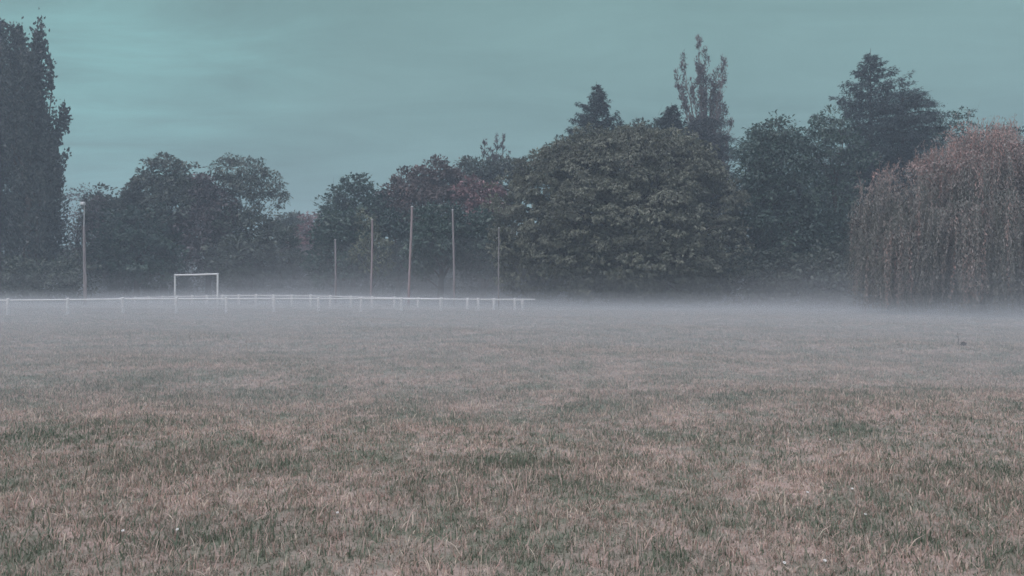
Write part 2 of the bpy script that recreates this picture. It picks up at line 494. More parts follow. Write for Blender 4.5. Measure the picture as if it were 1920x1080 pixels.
def layered(name, label, d, plates, base_px, top_py, mat, r=.4, L=.26, W=.06, dens=46, group='conifers rising out of the tree belt'):
    """A cedar: flat plates of needles on level boughs. plates = (px, py, rx, ry, dd)."""
    base = np.array([(base_px - 960) / F * d, d, 0.0])
    o = empty(name, base, label, 'tree', group)
    g, gt = Geo(), Geo()
    top = P(base_px, top_py, d)
    tube(gt, np.linspace(base - [0, 0, .4], top, 9), np.linspace(r, .06, 9), 8)
    for (px, py, rx, ry, dd) in plates:
        c = P(px, py, d + dd); R = rx / F * d; h = ry / F * d
        a = np.array([base[0], base[1], np.clip(c[2] - R * .2, 1, top[2])])
        far = c + (c - a) * np.array([1, 1, 0]) / (np.linalg.norm((c - a)[:2]) + .3) * R * .7
        limb(gt, a, far, .13, .02, .06, 6, 5)
        n = int(R * R * dens * 2.2) + 40
        an = rng.uniform(0, 6.283, n); rr = np.sqrt(rng.random(n))
        lobe = 1 + .22 * np.sin(an * 3 + px) + .15 * np.sin(an * 7 + py)
        q = np.stack([np.cos(an) * R * rr * lobe, np.sin(an) * R * .8 * rr * lobe, np.zeros(n)], -1)
        q[:, 2] = rng.normal(0, h * .32, n) - (rr ** 2) * h * .8 + h * .4
        u = unit(q * np.array([1, 1, 0]) + 1e-3)
        k = np.repeat(np.arange(n), 6)
        pos = c + q[k] + rng.normal(size=(len(k), 3)) * np.array([.2, .2, .07])
        A = u[k] * .9 + rvec(len(k)) * .75
        N = rvec(len(k)) * .5 + np.array([0, 0, 1.0])
        leaves(g, pos, A, N, L * rng.uniform(.7, 1.4, len(k)), W * rng.uniform(.8, 1.5, len(k)), np.clip(rng.normal(.45, .2, len(k)), 0, 1))
        for s in range(7):
            e = c + q[rng.integers(n)]
            limb(gt, a + (far - a) * rng.uniform(.4, .8), e, .035, .008, .02, 3, 4)
    gt.build('trunk', M['bark'], o, True, base)
    g.build('crown', M[mat], o, False, base)
    return o


def willow(name, label, d, lobes, base_px, nstr, thick=.85):
    LW = lobe_world(lobes, d, thick)
    base = np.array([(base_px - 960) / F * d, d, 0.0])
    o = empty(name, base, label, 'tree')
    g, gt = Geo(), Geo()
    C, O = clump_points(LW, 1.1, .3, .16)
    ztop = max(c[2] + r[2] for c, r in LW)
    red = lambda p: np.clip((p[:, 2] - ztop * .62) / (ztop * .38), 0, 1) * .42 + .16 * smooth_noise(p, .5, 5)
    hi = C[:, 2] > ztop * rng.normal(.62, .12, len(C)); up = C[hi]; Ou = O[hi]
    foliage(g, up, Ou, .62, 40, .26, .055, droop=.35, upface=.6, flat=.8, tmean=.30, tspread=.2, tfun=red)
    # fine upright and arching twigs over the top
    topm = C[(C[:, 2] > ztop * .62) & (O[:, 2] > .1)]
    for c in topm[rng.choice(len(topm), min(len(topm), 190), replace=False)]:
        e = c + np.array([rng.normal(0, .35), rng.normal(0, .35), rng.uniform(.3, 1.35)])
        tube(g, np.stack([c, (c + e) / 2 + rng.normal(0, .08, 3), e]), [.02, .014, .006], 4, .6)
        k = 14; q = rng.random(k)[:, None]
        pos = c + (e - c) * q + rng.normal(0, .08, (k, 3))
        leaves(g, pos, rvec(k) * .8 + np.array([0, 0, .5]), rvec(k), .2, .04, np.clip(.62 + rng.normal(0, .15, k), 0, 1))
    # hanging strands
    sel = rng.choice(len(C), nstr)
    hubs = rng.choice(len(C), 520)
    sel = hubs[rng.integers(0, len(hubs), nstr)]
    s0 = C[sel] + rng.normal(0, .30, (nstr, 3)) * np.array([1, 1, 1.6])
    leng = rng.uniform(1.2, 5.6, nstr)
    leng = np.minimum(leng, s0[:, 2] - rng.uniform(.05, 1.5, nstr) * rng.uniform(.3, 1.5, nstr))
    ok = leng > .5; s0 = s0[ok]; leng = leng[ok]; Os = O[sel][ok]
    step = .085
    cnt = (leng / step).astype(int)
    k = np.repeat(np.arange(len(s0)), cnt)
    idx = np.concatenate([np.arange(c) for c in cnt])
    q = idx * step
    sway = .22 * np.sin(q * .9 + (k * 1.7) % 6.28) + (.22 * q * np.sin(k * 2.3))
    hor = Os * np.array([1, 1, 0])
    pos = s0[k] + hor[k] * (.55 * np.sqrt(q + .01) * .55)[:, None] - np.array([0, 0, 1.0]) * q[:, None]
    pos[:, 0] += sway * .35; pos += rng.normal(0, .035, pos.shape)
    A = rvec(len(k)) * .55 + np.array([0, 0, -1.0]); N = rvec(len(k)) + Os[k] * .6
    st = rng.normal(0, .20, len(s0))[k]
    t = .30 + st + rng.normal(0, .05, len(k)) + red(pos)
    leaves(g, pos, A, N, .21 * rng.uniform(.7, 1.3, len(k)), .05 * rng.uniform(.7, 1.4, len(k)), np.clip(t, 0, 1))
    top = np.array([base[0], base[1], ztop * .62])
    trunk_and_limbs(gt, base, top, .42, C[C[:, 2] > 3], 34, 3, .16)
    gt.build('trunk', M['bark'], o, True, base)
    g.build('crown', M['willow'], o, False, base)
    return o


# ------------------------------------------------------------------ ground
def hgt(x, y):
    x = np.asarray(x, float); y = np.asarray(y, float)
    return (.030 * np.sin(.55 * x + .31 * y + 1) + .026 * np.sin(.21 * x - .63 * y) + .022 * np.sin(.95 * y + .4 * x + 2)
            + .012 * np.sin(1.9 * x + 1.1 * y)) * np.clip(1.15 - y / 70, .25, 1)


def axis_steps(lo, a, b, hi, step, nout):
    inner = np.arange(a, b + step / 2, step)
    left = a - np.geomspace(step, a - lo, nout)[::-1]; right = b + np.geomspace(step, hi - b, nout)
    return np.concatenate([left, inner, right])


def make_ground():
    xs = axis_steps(-300, -42, 42, 300, .5, 14); ys = axis_steps(-60, -2, 62, 320, .5, 14)
    X, Y = np.meshgrid(xs, ys); Z = hgt(X, Y)
    V = np.stack([X, Y, Z], -1).reshape(-1, 3)
    nx, ny = len(xs), len(ys)
    i = np.arange(ny - 1)[:, None] * nx + np.arange(nx - 1)[None]
    Fc = np.stack([i, i + 1, i + nx + 1, i + nx], -1).reshape(-1, 4)
    g = Geo(); g.add(V, Fc)
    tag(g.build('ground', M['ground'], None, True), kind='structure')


# lush, straw and worn places in the turf: where they are, how large, how dry (+) or green (-)
SPOTS = [(1760, 1010, 190, 42, -.24), (1890, 880, 90, 22, -.20), (120, 835, 150, 26, -.20), (930, 885, 130, 24, -.16), (300, 1015, 230, 30, -.15), (760, 925, 110, 20, -.12), (1180, 1050, 150, 26, -.15),
         (1460, 870, 120, 16, -.12), (420, 965, 160, 18, .16), (800, 1022, 90, 14, .22), (1110, 965, 60, 10, .26), (1500, 955, 110, 20, .16), (980, 975, 90, 12, .16), (640, 850, 120, 14, .14),
         (1060, 700, 330, 14, .14), (480, 790, 300, 12, .12), (1600, 690, 260, 14, .12), (860, 760, 160, 8, .14), (1300, 770, 200, 12, .10), (250, 720, 220, 12, -.12), (1480, 800, 260, 14, -.10), (760, 650, 420, 8, .10), (100, 935, 120, 14, .15)]


def make_grass():
    g = Geo()
    r = np.random.default_rng(5)
    bands = [(2.3, 7, 4000, .0074, .038, True), (7, 12, 2500, .0086, .036, True), (12, 19, 1700, .0135, .036, False),
             (19, 30, 820, .0215, .040, False), (30, 52, 280, .0340, .040, False)]
    for (d0, d1, dens, w, h, near) in bands:
        area = .5 * (d1 ** 2 - d0 ** 2) * 1.37 * 1.16 + 2.0 * (d1 - d0)
        n = int(area * dens)
        nt_ = n // 16
        yt = np.sqrt(r.uniform(d0 ** 2, d1 ** 2, nt_)); xt = r.uniform(-1, 1, nt_) * (yt * .685 * 1.16 + 1.0)
        ht = r.gamma(9.0, 1 / 9.0, nt_); tt = r.normal(0, .13, nt_)
        ki = r.integers(0, nt_, n); sp = .030 + .0016 * yt[ki]
        x = xt[ki] + r.normal(0, 1, n) * sp; y = yt[ki] + r.normal(0, 1, n) * sp
        lone = r.random(n) < .4
        yl = np.sqrt(r.uniform(d0 ** 2, d1 ** 2, n)); xl = r.uniform(-1, 1, n) * (yl * .685 * 1.16 + 1.0)
        x = np.where(lone, xl, x); y = np.where(lone, yl, y)
        p3 = np.stack([x, y, np.zeros(n)], -1)
        spot_t = np.zeros(n)
        wob = 1 + .35 * smooth_noise(p3, 1.6, 14)
        for (px, py, rx, ry, amt) in SPOTS:
            d = F * EYE / (py - hy(px)); cx = (px - 960) / F * d
            ax = rx / F * d; ay = max(.25, ry / F * d * d / EYE)
            q = ((x - cx) / ax) ** 2 + ((y - d) / ay) ** 2
            spot_t += amt * (1.2 if amt < 0 else .9) * np.exp(-q * wob * wob)
        lush = smooth_noise(p3, .9, 3) * .6 + smooth_noise(p3, 2.6, 9) * .5
        hh = h * r.gamma(5.0, .2, n) * np.where(lone, .85, ht[ki]) * np.clip(1 + .24 * lush - .9 * np.minimum(spot_t, 0), .45, 1.9)
        dry = r.random(n)
        hh *= np.where(dry > .985, 1.45, 1)
        ww = w * r.uniform(.6, 1.35, n)
        a = r.uniform(0, 6.283, n); lean = np.abs(r.normal(.5, .45, n))
        flatb = r.random(n) < .13; lean[flatb] = r.uniform(1.2, 3.0, flatb.sum()); hh[flatb] *= .7
        dx, dy = np.cos(a) * lean * hh, np.sin(a) * lean * hh
        b = a + np.pi / 2 + r.normal(0, .5, n); sx, sy = np.cos(b) * ww / 2, np.sin(b) * ww / 2
        z = hgt(x, y) - .006
        tint = .495 + r.normal(0, .28, n) + np.where(lone, 0, tt[ki]) - .06 * lush + np.where(dry > .93, .3, 0) + spot_t
        P0 = np.stack([x - sx, y - sy, z], -1); P1 = np.stack([x + sx, y + sy, z], -1)
        T = np.stack([x + dx, y + dy, z + hh * np.where(flatb, .5, 1)], -1)
        if near:
            mx, my, mz = x + dx * .38, y + dy * .38, z + hh * .62 * np.where(flatb, .6, 1)
            Q0 = np.stack([mx - sx * .85, my - sy * .85, mz], -1); Q1 = np.stack([mx + sx * .85, my + sy * .85, mz], -1)
            V = np.stack([P0, P1, Q1, Q0, T], 1)
            i = np.arange(n)[:, None] * 5
            g.add(V, i + np.array([[0, 1, 2, 3]]), tint)
            g.add(np.zeros((0, 3)), i + np.array([[3, 2, 4]]) - 0, tint) if False else None
            nb = g.n - 5 * n
            g.f.append((i + np.array([[3, 2, 4]]) + nb).astype(np.int32)); g.t.append(tint.astype(np.float32)); g.m.append(np.zeros(n, np.int32))
        else:
            V = np.stack([P0, P1, T], 1)
            i = np.arange(n)[:, None] * 3
            g.add(V, i + np.array([[0, 1, 2]]), tint)
    o = g.build('grass', M['blade'])
    tag(o, 'short patchy turf of green and straw coloured blades covering the field', 'grass', kind='stuff')


# ------------------------------------------------------------------ the pitch: railings, goal, poles
def on_line(px, A, B):
    """Where the sight line through photo column px meets the ground line A-B."""
    s = (px - 960) / F
    t = (s * A[1] - A[0]) / ((B[0] - A[0]) - s * (B[1] - A[1]))
    return A + (B - A) * t


def railing(name, label, pxs, A, B, heights, rail_r, post_w, overhang, group):
    A = np.array(A, float); B = np.array(B, float)
    ps = [on_line(px, A, B) for px in pxs]
    u = unit((B - A)[None])[0]; rz = math.atan2(u[1], u[0])
    o = empty(name, (ps[0][0], ps[0][1], 0), label, 'railing', group)
    org = np.array([ps[0][0], ps[0][1], 0.0])
    for p, h in zip(ps, heights):
        g = Geo(); lean = rng.normal(0, .012, 2)
        n = 5; zz = np.array([-.4, .02, h * .5, h - .03, h])
        # a slightly tapered four-sided concrete post with chamfered corners and a rounded head
        for k in range(1):
            prof = np.array([(-1, -.7), (-.7, -1), (.7, -1), (1, -.7), (1, .7), (.7, 1), (-.7, 1), (-1, .7)]) * post_w / 2
            sc = np.array([1.06, 1.05, 1.0, .95, .62])
            ca, sa = math.cos(rz), math.sin(rz)
            V = []
            for z, s in zip(zz, sc):
                q = prof * s
                V.append(np.stack([p[0] + q[:, 0] * ca - q[:, 1] * sa + lean[0] * z, p[1] + q[:, 0] * sa + q[:, 1] * ca + lean[1] * z, np.full(8, z)], -1))
            V = np.vstack(V); j = np.arange(8); j2 = (j + 1) % 8
            for r_ in range(n - 1):
                g.add(V, np.stack([r_ * 8 + j, r_ * 8 + j2, (r_ + 1) * 8 + j2, (r_ + 1) * 8 + j], -1))
            g.add(V, np.array([[(n - 1) * 8 + q for q in range(8)]]))
        g.build('post', M['concrete'], o, False, org)
    pts = []
    for p, h in zip(ps, heights):
        pts.append([p[0], p[1], h - .11])
    pts = np.array(pts)
    e0 = pts[0] + (pts[0] - pts[1]) * overhang[0]; e1 = pts[-1] + (pts[-1] - pts[-2]) * overhang[1]
    g = Geo(); tube(g, np.vstack([e0, pts, e1]), rail_r, 10)
    g.build('rail', M['white_paint'], o, True, org)
    return o


def make_pitch():
    near = [-232, -100, 15, 127, 231, 330, 424, 514, 597, 677, 753, 826, 897, 965]
    A = (-27.0, 40.0); B = (0.18, 51.5)
    hn = [.90, .90, .90, .92, .945, .955, .955, .955, .945, .935, .915, .89, .87, .86]
    railing('pitch_railing', 'white tube railing on concrete posts, the nearer run in front of the goal', near, A, B, hn, .042, .14, (.5, .58), None)
    far = [980, 926, 877, 828, 784, 740, 698, 658, 620, 583, 547, 512, 480, 448, 417, 388, 360, 332, 304, 278, 253, 228, 204]
    Af = np.array([.75, 52.0]); Bf = np.array([-35.6, 66.0])
    tops = np.interp(far, [204, 230, 304, 360, 417, 480, 512, 580, 620, 658, 698, 784, 877, 980],
                     [559, 557, 554.5, 553.3, 552.5, 551.5, 552, 552.5, 553, 554.3, 555, 557, 558.5, 560])
    hf = []
    for px, ty in zip(far, tops):
        q = on_line(px, Af, Bf)
        hf.append(EYE - (ty - hy(px)) / F * q[1])
    railing('pitch_railing', 'white railing running away behind the goal with close set posts', far, Af, Bf, hf, .036, .17, (.05, .6), None)

    # goal
    R = on_line(408, np.array([-20.75, 52.7]), np.array([-20.75, 52.8])) if False else np.array([(408 - 960) / F * 52.7, 52.7])
    Lf = np.array([(328 - 960) / F * 59.2, 59.2])
    o = empty('football_goal', (*((R + Lf) / 2), 0), 'white football goal frame without a net standing in the mist', 'goal')
    org = np.array([*((R + Lf) / 2), 0.0])
    for q in (Lf, R):
        g = Geo(); tube(g, [[*q, -.3], [*q, 1.2], [*q, 2.385]], .062, 12)
        g.build('goal_post', M['white_paint'], o, True, org)
    u = unit(np.array([*(R - Lf), 0.0])[None])[0]
    a = np.array([*Lf, 2.44]) - u * .06; b = np.array([*R, 2.44]) + u * .06
    g = Geo(); tube(g, np.stack([a, (a + b) / 2 - [0, 0, .015], b]), .06, 12)
    g.build('crossbar', M['white_paint'], o, True, org)

    # tall poles
    def pole(top, base_x, d, r0, r1, label, mat, name='pole'):
        t = P(top[0], top[1], d); b = np.array([(base_x - 960) / F * d, d, 0.0])
        o = empty(name, b, label, 'pole', 'tall poles behind the pitch')
        g = Geo(); n = 7; s = np.linspace(0, 1, n)[:, None]
        b2 = b.copy(); b2[2] = -.5
        pts = b2 + (t - b2) * s + np.array([1, 0, 0]) * .05 * np.sin(s * 3.1 + top[0])
        tube(g, pts, r0 + (r1 - r0) * s[:, 0], 10)
        g.build('shaft', M[mat], o, True, b)
        g = Geo(); e = pts[-1]
        tube(g, [e - [0, 0, .02], e + [0, 0, .05]], r1 * 1.25, 10)
        g.build('cap', M['metal'], o, True, b)
        return o
    pole((629, 450), 628, 66, .085, .07, 'short grey pole, first of the bare poles right of the goal', 'grey_wood')
    pole((697, 412), 695, 70, .10, .08, 'pinkish pole in front of the yellowing shrub', 'wood')
    pole((771, 388), 767, 60, .105, .085, 'tallest pinkish bare pole, leaning a little to one side', 'wood')
    pole((849, 394), 851, 61, .095, .075, 'pale grey pole in front of the dark green tree', 'grey_wood')
    pole((934, 428), 937, 53, .045, .038, 'thin faint pole at the edge of the chestnut crown', 'dark_wood')

    # lamp pole on the left
    d = 60; b = np.array([(160 - 960) / F * d, d, 0.0])
    o = empty('lamp_pole', b, 'wooden lamp pole with a small pale lamp on its thin top', 'lamp pole', 'tall poles behind the pitch')
    m1 = P(157, 425, d); t = P(157.5, 384, d)
    g = Geo(); b2 = b - [0, 0, .5]
    tube(g, np.linspace(b2, m1, 6), np.linspace(.125, .085, 6), 10); g.build('shaft', M['grey_wood'], o, True, b)
    g = Geo(); tube(g, np.linspace(m1 - [0, 0, .25], t, 4), .036, 8); g.build('top_tube', M['metal'], o, True, b)
    g = Geo(); s0 = P(163, 515, d); s1 = np.array([(164.5 - 960) / F * d, d, -.4])
    s0[1] -= .15; s1[1] -= .2
    tube(g, np.linspace(s1, s0, 4), .06, 8); g.build('stake', M['grey_wood'], o, True, b)
    g = Geo(); c = t + np.array([-.05, -.12, .10])
    box(g, c, (.34, .30, .22), .2, .05)
    lo = g.build('lamp_head', M['metal'], o, False, b)
    g = Geo(); box(g, c - np.array([0, .165, .02]), (.24, .03, .16), .2, .01)
    gl = g.build('lamp_glass', M['white_paint'], lo, False, b)


# ------------------------------------------------------------------ trees
def make_trees():
    # --- the tall poplars on the left
    stems = [(50, 46, 45, 300, 1.0), (38, 58, 36, 290, .95), (62, 66, 56, 300, 1.0), (72, 105, 66, 330, 1.0), (30, 80, 30, 300, 1.0),
             (52, 90, 50, 320, 1.1), (78, 130, 68, 360, .95), (95, 136, 80, 330, .6), (96, 200, 82, 400, .8), (100, 226, 86, 420, .8),
             (104, 262, 88, 440, .8), (97, 300, 82, 470, .9), (101, 345, 84, 490, .85), (60, 180, 58, 430, 1.2), (40, 200, 42, 440, 1.2), (78, 240, 70, 470, 1.2),
             (96, 330, 84, 500, 1.1), (50, 300, 52, 505, 1.3), (30, 330, 30, 505, 1.2), (75, 380, 70, 515, 1.2), (102, 420, 92, 520, 1.1), (45, 400, 46, 522, 1.2), (20, 420, 24, 522, 1.2)]
    lombardy('poplar_tree', 'tallest dense dark poplar with the highest tip, just behind the lamp pole', 74, stems, 55, 'poplar', 480, 1650, 17, L=.34, W=.23, r=.55, ydep=2.0, tint=.42)
    stems = [(12, 64, 12, 300, 1.0), (2, 78, 2, 300, 1.0), (22, 84, 20, 320, 1.0), (-12, 70, -8, 300, 1.0), (-26, 100, -18, 330, 1.0), (-40, 150, -28, 380, 1.0), (-52, 210, -36, 420, 1.0),
             (8, 160, 8, 420, 1.2), (-20, 190, -16, 440, 1.2), (20, 220, 18, 460, 1.2), (0, 290, 0, 500, 1.3), (-34, 300, -26, 500, 1.2), (-58, 300, -40, 490, 1.0), (-10, 390, -10, 520, 1.3), (16, 400, 14, 520, 1.2), (-45, 400, -36, 520, 1.2)]
    lombardy('poplar_tree', 'second dark poplar cut off by the edge of the view, with a lower tip', 77, stems, -8, 'poplar', 480, 1650, 17, L=.34, W=.23, r=.5, ydep=2.0, tint=.38)

    # --- left-hand belt
    broadleaf('broadleaf_tree', 'sparse low tree of mauve twigs right beside the tall poplars', 82,
              [(150, 400, 40, 45, 0), (120, 440, 40, 60, 0), (160, 470, 45, 60, -1)], 'twig', dens=.34, nl=20, cr=.7, L=.3, W=.13, r=.18, nlimb=34, inner=.1)
    broadleaf('broadleaf_tree', 'low dark bushy tree behind the lamp pole', 86,
              [(198, 400, 38, 44, 0), (222, 425, 45, 50, -1), (190, 460, 50, 60, -2), (232, 480, 50, 50, -2)], 'mid_green', dens=.6)
    broadleaf('broadleaf_tree', 'round headed tree with a double top behind the goal', 84,
              [(302, 330, 34, 36, 0), (345, 345, 26, 28, 0), (275, 370, 38, 36, 0), (320, 390, 52, 46, -1), (365, 375, 34, 36, 0), (255, 400, 34, 36, -1), (300, 440, 60, 50, -1)], 'mid_green', dens=.62, r=.3)
    broadleaf('broadleaf_tree', 'dense dark tree left of the goal with low boughs', 80,
              [(255, 440, 55, 50, 0), (225, 475, 45, 45, -1), (285, 480, 55, 50, -1)], 'dark_green', dens=.6, tmean=.5)
    broadleaf('broadleaf_tree', 'mauve grey bushy tree between the round tree and the open crowned tree', 83,
              [(385, 360, 26, 30, 0), (400, 400, 36, 38, 0), (370, 430, 44, 44, -1), (405, 460, 50, 50, -1)], 'twig', dens=.55, tmean=.35)
    broadleaf('broadleaf_tree', 'open crowned tree with bare forking limbs showing against the sky', 84,
              [(425, 318, 26, 22, 0), (465, 318, 38, 25, 0), (432, 350, 30, 22, 1), (500, 348, 26, 24, 0), (524, 370, 13, 22, 0), (470, 355, 34, 18, -1), (428, 390, 28, 28, 0), (478, 390, 14, 12, 0), (455, 338, 30, 20, -1)],
              'mid_green', base_px=446, dens=.68, nl=20, cr=.55, L=.32, W=.17, r=.30, nlimb=20, inner=.3, tmean=.5, top_frac=.6, twigs=3)
    broadleaf('broadleaf_tree', 'wide low tree under the open crowned tree', 82,
              [(440, 445, 50, 45, 0), (490, 450, 45, 42, 0), (460, 490, 60, 45, -1), (520, 480, 45, 50, 0)], 'mid_green', dens=.6, tmean=.42)
    broadleaf('broadleaf_tree', 'small far tree in the dip of the treetops', 112,
              [(535, 425, 24, 24, 0), (560, 445, 34, 40, 0), (520, 460, 34, 40, 0)], 'mid_green', dens=.5, cr=.9, L=.4, W=.24)
    broadleaf('broadleaf_tree', 'far rose tinted tree in the dip of the treetops', 106,
              [(585, 428, 24, 28, 0), (575, 460, 28, 36, 0)], 'rose', dens=.5, cr=.9, L=.4, W=.24, tmean=.35)

    # --- middle belt
    broadleaf('broadleaf_tree', 'dark tree with a ragged tufted top, left end of the middle clump', 82,
              [(668, 350, 22, 16, 0), (655, 372, 34, 24, 0), (690, 372, 30, 26, 0), (640, 405, 36, 36, 0), (690, 410, 40, 40, -1), (640, 455, 46, 55, 0)], 'dark_green', dens=.62, tmean=.42, nl=24)
    broadleaf('broadleaf_tree', 'green tree with low boughs behind the short grey pole', 78,
              [(625, 440, 32, 40, 0), (650, 480, 42, 45, 0), (610, 490, 32, 40, 0)], 'dark_green', dens=.6, tmean=.5)
    broadleaf('broadleaf_tree', 'large mauve brown tree with the highest top behind the bare poles', 84,
              [(828, 335, 28, 32, 0), (790, 350, 36, 32, 0), (760, 348, 22, 26, 0), (745, 385, 34, 36, 0), (850, 355, 34, 32, 0), (800, 395, 60, 50, -1), (725, 400, 24, 34, 0)], 'reddish', dens=.62, tmean=.36, r=.34)
    broadleaf('broadleaf_tree', 'rose red tinted tree beside the thin spiky poplar', 80,
              [(905, 360, 26, 28, 0), (885, 380, 30, 28, 0), (920, 385, 22, 28, 0), (900, 420, 34, 40, 0)], 'rose', dens=.58, tmean=.3)
    broadleaf('broadleaf_tree', 'dull green treetop between the mauve tree and the spiky poplar', 90,
              [(885, 318, 24, 18, 0), (905, 325, 26, 20, 0), (880, 350, 34, 40, 1), (960, 318, 26, 20, 0), (950, 350, 34, 44, 0)], 'mid_green', dens=.55)
    broadleaf('broadleaf_tree', 'dark green tree behind the tallest pole and the pale grey pole', 72,
              [(805, 418, 30, 28, 0), (845, 425, 32, 30, 0), (825, 455, 48, 36, -1), (795, 480, 30, 34, -1), (860, 470, 30, 30, 0)], 'dark_green', dens=.7, tmean=.55)
    broadleaf('broadleaf_tree', 'dark green tree against the left flank of the chestnut', 73,
              [(895, 425, 30, 28, 0), (920, 450, 34, 34, 0), (885, 470, 36, 36, -1), (925, 490, 32, 34, -1)], 'dark_green', dens=.7, tmean=.52)
    broadleaf('broadleaf_tree', 'dark leaved tree behind the tallest bare pole', 79,
              [(735, 440, 34, 40, 0), (760, 470, 36, 44, 0), (745, 500, 40, 36, 0)], 'dark_green', dens=.6, tmean=.3)
    broadleaf('broadleaf_tree', 'pale yellowing slender tree behind the pinkish pole', 74,
              [(686, 410, 14, 20, 0), (692, 445, 18, 24, 0), (700, 468, 30, 20, -1), (685, 488, 26, 24, -1), (712, 492, 22, 22, -1)], 'yellow', dens=.6, nl=14, cr=.55, L=.32, W=.17, r=.12, tmean=.42)
    st = [(907, 262, 922, 330, .8), (920, 270, 926, 330, .8), (932, 260, 930, 330, .9), (943, 258, 936, 330, .9), (952, 285, 940, 335, .8), (912, 300, 924, 340, .7), (938, 290, 932, 340, .9), (925, 300, 928, 345, .9)]
    lombardy('poplar_tree', 'small thin spiky poplar standing out above the trees left of the chestnut', 92, st, 930, 'twig', 345, 800, 6, L=.28, W=.15, r=.3, twig=14, tint=.25)

    # --- the chestnut
    ch = [(1165, 395, 165, 140, 0), (1075, 330, 78, 62, -1), (1165, 305, 85, 52, -2), (1260, 325, 85, 62, -1), (1020, 395, 85, 88, 0), (1315, 400, 72, 92, 0),
          (1330, 475, 62, 66, -1), (1120, 400, 80, 70, -5), (1225, 400, 80, 75, -5), (1060, 465, 75, 60, -3), (1180, 480, 85, 62, -5), (1275, 490, 70, 60, -4),
          (985, 460, 62, 70, 1), (1000, 510, 60, 48, 1), (1120, 525, 70, 38, -3), (1235, 535, 75, 36, -3), (1310, 535, 48, 36, -1), (1010, 330, 42, 40, 1), (1180, 265, 45, 22, 0), (1100, 282, 44, 24, 0), (1245, 280, 40, 26, 0)]
    broadleaf('chestnut_tree', 'huge round chestnut with drooping olive leaves reaching down to the mist', 64, ch, 'chestnut', base_px=1165,
              dens=.95, cr=.62, nl=11, L=.34, W=.125, thick=.85, r=.6, inner=.2, palm=5, droop=.5, hang=.35, flat=.7, nlimb=40,
              tmean=.45, tspread=.24, group=None, rough_=None) if False else \
    chestnut(ch)
    # --- what rises behind it
    spruce('spruce_tree', 'dark pointed spruce rising behind the top of the chestnut', 82, (1117, 158), 420, 178, whorls=27, per=8, nsp=44, L=.38, W=.10, gap=.2, power=1.14)
    broadleaf('broadleaf_tree', 'dull treetop between the spruce and the twiggy poplar', 80,
              [(1205, 255, 30, 20, 0), (1240, 262, 24, 24, 0), (1175, 262, 22, 18, 0), (1210, 310, 60, 50, 0)], 'mid_green', dens=.5, tmean=.5)
    spruce('spruce_tree', 'small dark conifer tip at the left foot of the twiggy poplar', 80, (1257, 198), 420, 130, whorls=28, per=8, nsp=44, L=.38, W=.10, gap=.12, power=1.0)
    st = [(1289, 90, 1312, 250, .9), (1304, 80, 1316, 250, .9), (1321, 95, 1320, 255, 1.0), (1312, 120, 1317, 260, 1.1), (1330, 150, 1324, 265, .9), (1352, 112, 1332, 265, 1.1), (1358, 140, 1338, 270, 1.1),
          (1345, 150, 1330, 270, 1.1), (1276, 125, 1306, 240, .8), (1268, 168, 1302, 262, .7), (1282, 190, 1305, 270, .8), (1362, 190, 1342, 300, 1.1), (1364, 230, 1346, 320, 1.0), (1296, 160, 1312, 270, .9), (1360, 275, 1344, 350, 1.0), (1336, 122, 1324, 260, 1.0), (1300, 120, 1313, 255, .9), (1342, 185, 1328, 290, 1.1),
          (1368, 300, 1348, 370, 1.0), (1340, 240, 1332, 340, 1.1), (1356, 330, 1340, 420, 1.2)]
    lombardy('poplar_tree', 'tall twiggy mauve poplar with many bare upright stems behind the chestnut', 88, st, 1322, 'twig', 340, 880, 7.5, L=.27, W=.125, r=.42, twig=22, bark='pale_bark', tint=.5)
    layered('cedar_tree', 'flat topped dark cedar layered in front of the twiggy poplar', 80,
            [(1322, 232, 34, 9, 0), (1300, 248, 30, 9, -1), (1340, 262, 30, 9, -1), (1318, 275, 40, 10, -1), (1335, 295, 36, 10, -2), (1352, 282, 24, 8, 0), (1310, 312, 44, 12, -1), (1345, 330, 34, 12, -1), (1330, 360, 50, 14, 0), (1320, 390, 50, 14, 0)],
            1322, 228, 'cedar', dens=50)

    # --- right-hand belt
    broadleaf('broadleaf_tree', 'dark green tree with drooping sprays between the chestnut and the cedar', 66,
              [(1452, 255, 40, 28, 0), (1424, 285, 40, 34, 5), (1490, 285, 40, 34, 0), (1450, 320, 62, 46, -1), (1408, 350, 30, 40, 7), (1495, 360, 46, 46, -1), (1430, 400, 55, 50, -1), (1480, 440, 60, 50, -1), (1425, 470, 44, 50, 7), (1405, 410, 36, 60, 7), (1440, 380, 60, 60, 6), (1520, 470, 50, 55, 0)],
              'dark_green', dens=1.1, cr=.8, nl=24, L=.32, W=.17, r=.4, tmean=.46, droop=.5, thick=.8)
    broadleaf('broadleaf_tree', 'grey green tree with gaps of sky directly left of the big conifer', 68,
              [(1552, 228, 24, 18, 0), (1575, 240, 28, 22, 0), (1535, 270, 34, 20, 0), (1580, 280, 38, 20, -1), (1545, 320, 32, 20, 0), (1610, 300, 26, 20, 0), (1600, 345, 24, 18, 0), (1550, 380, 50, 36, 0), (1590, 420, 50, 40, 0), (1545, 450, 50, 46, -1)],
              'dark_green', dens=.68, cr=.6, nl=22, L=.3, W=.16, r=.34, tmean=.58, inner=.12, droop=.4, thick=.7)
    spruce('spruce_tree', 'tallest conifer with an open ragged crown above the willow', 80, (1630, 96), 430, 300, whorls=36, per=8, nsp=44, L=.38, W=.10, gap=.2, power=1.16, asym=.2, r=.4)
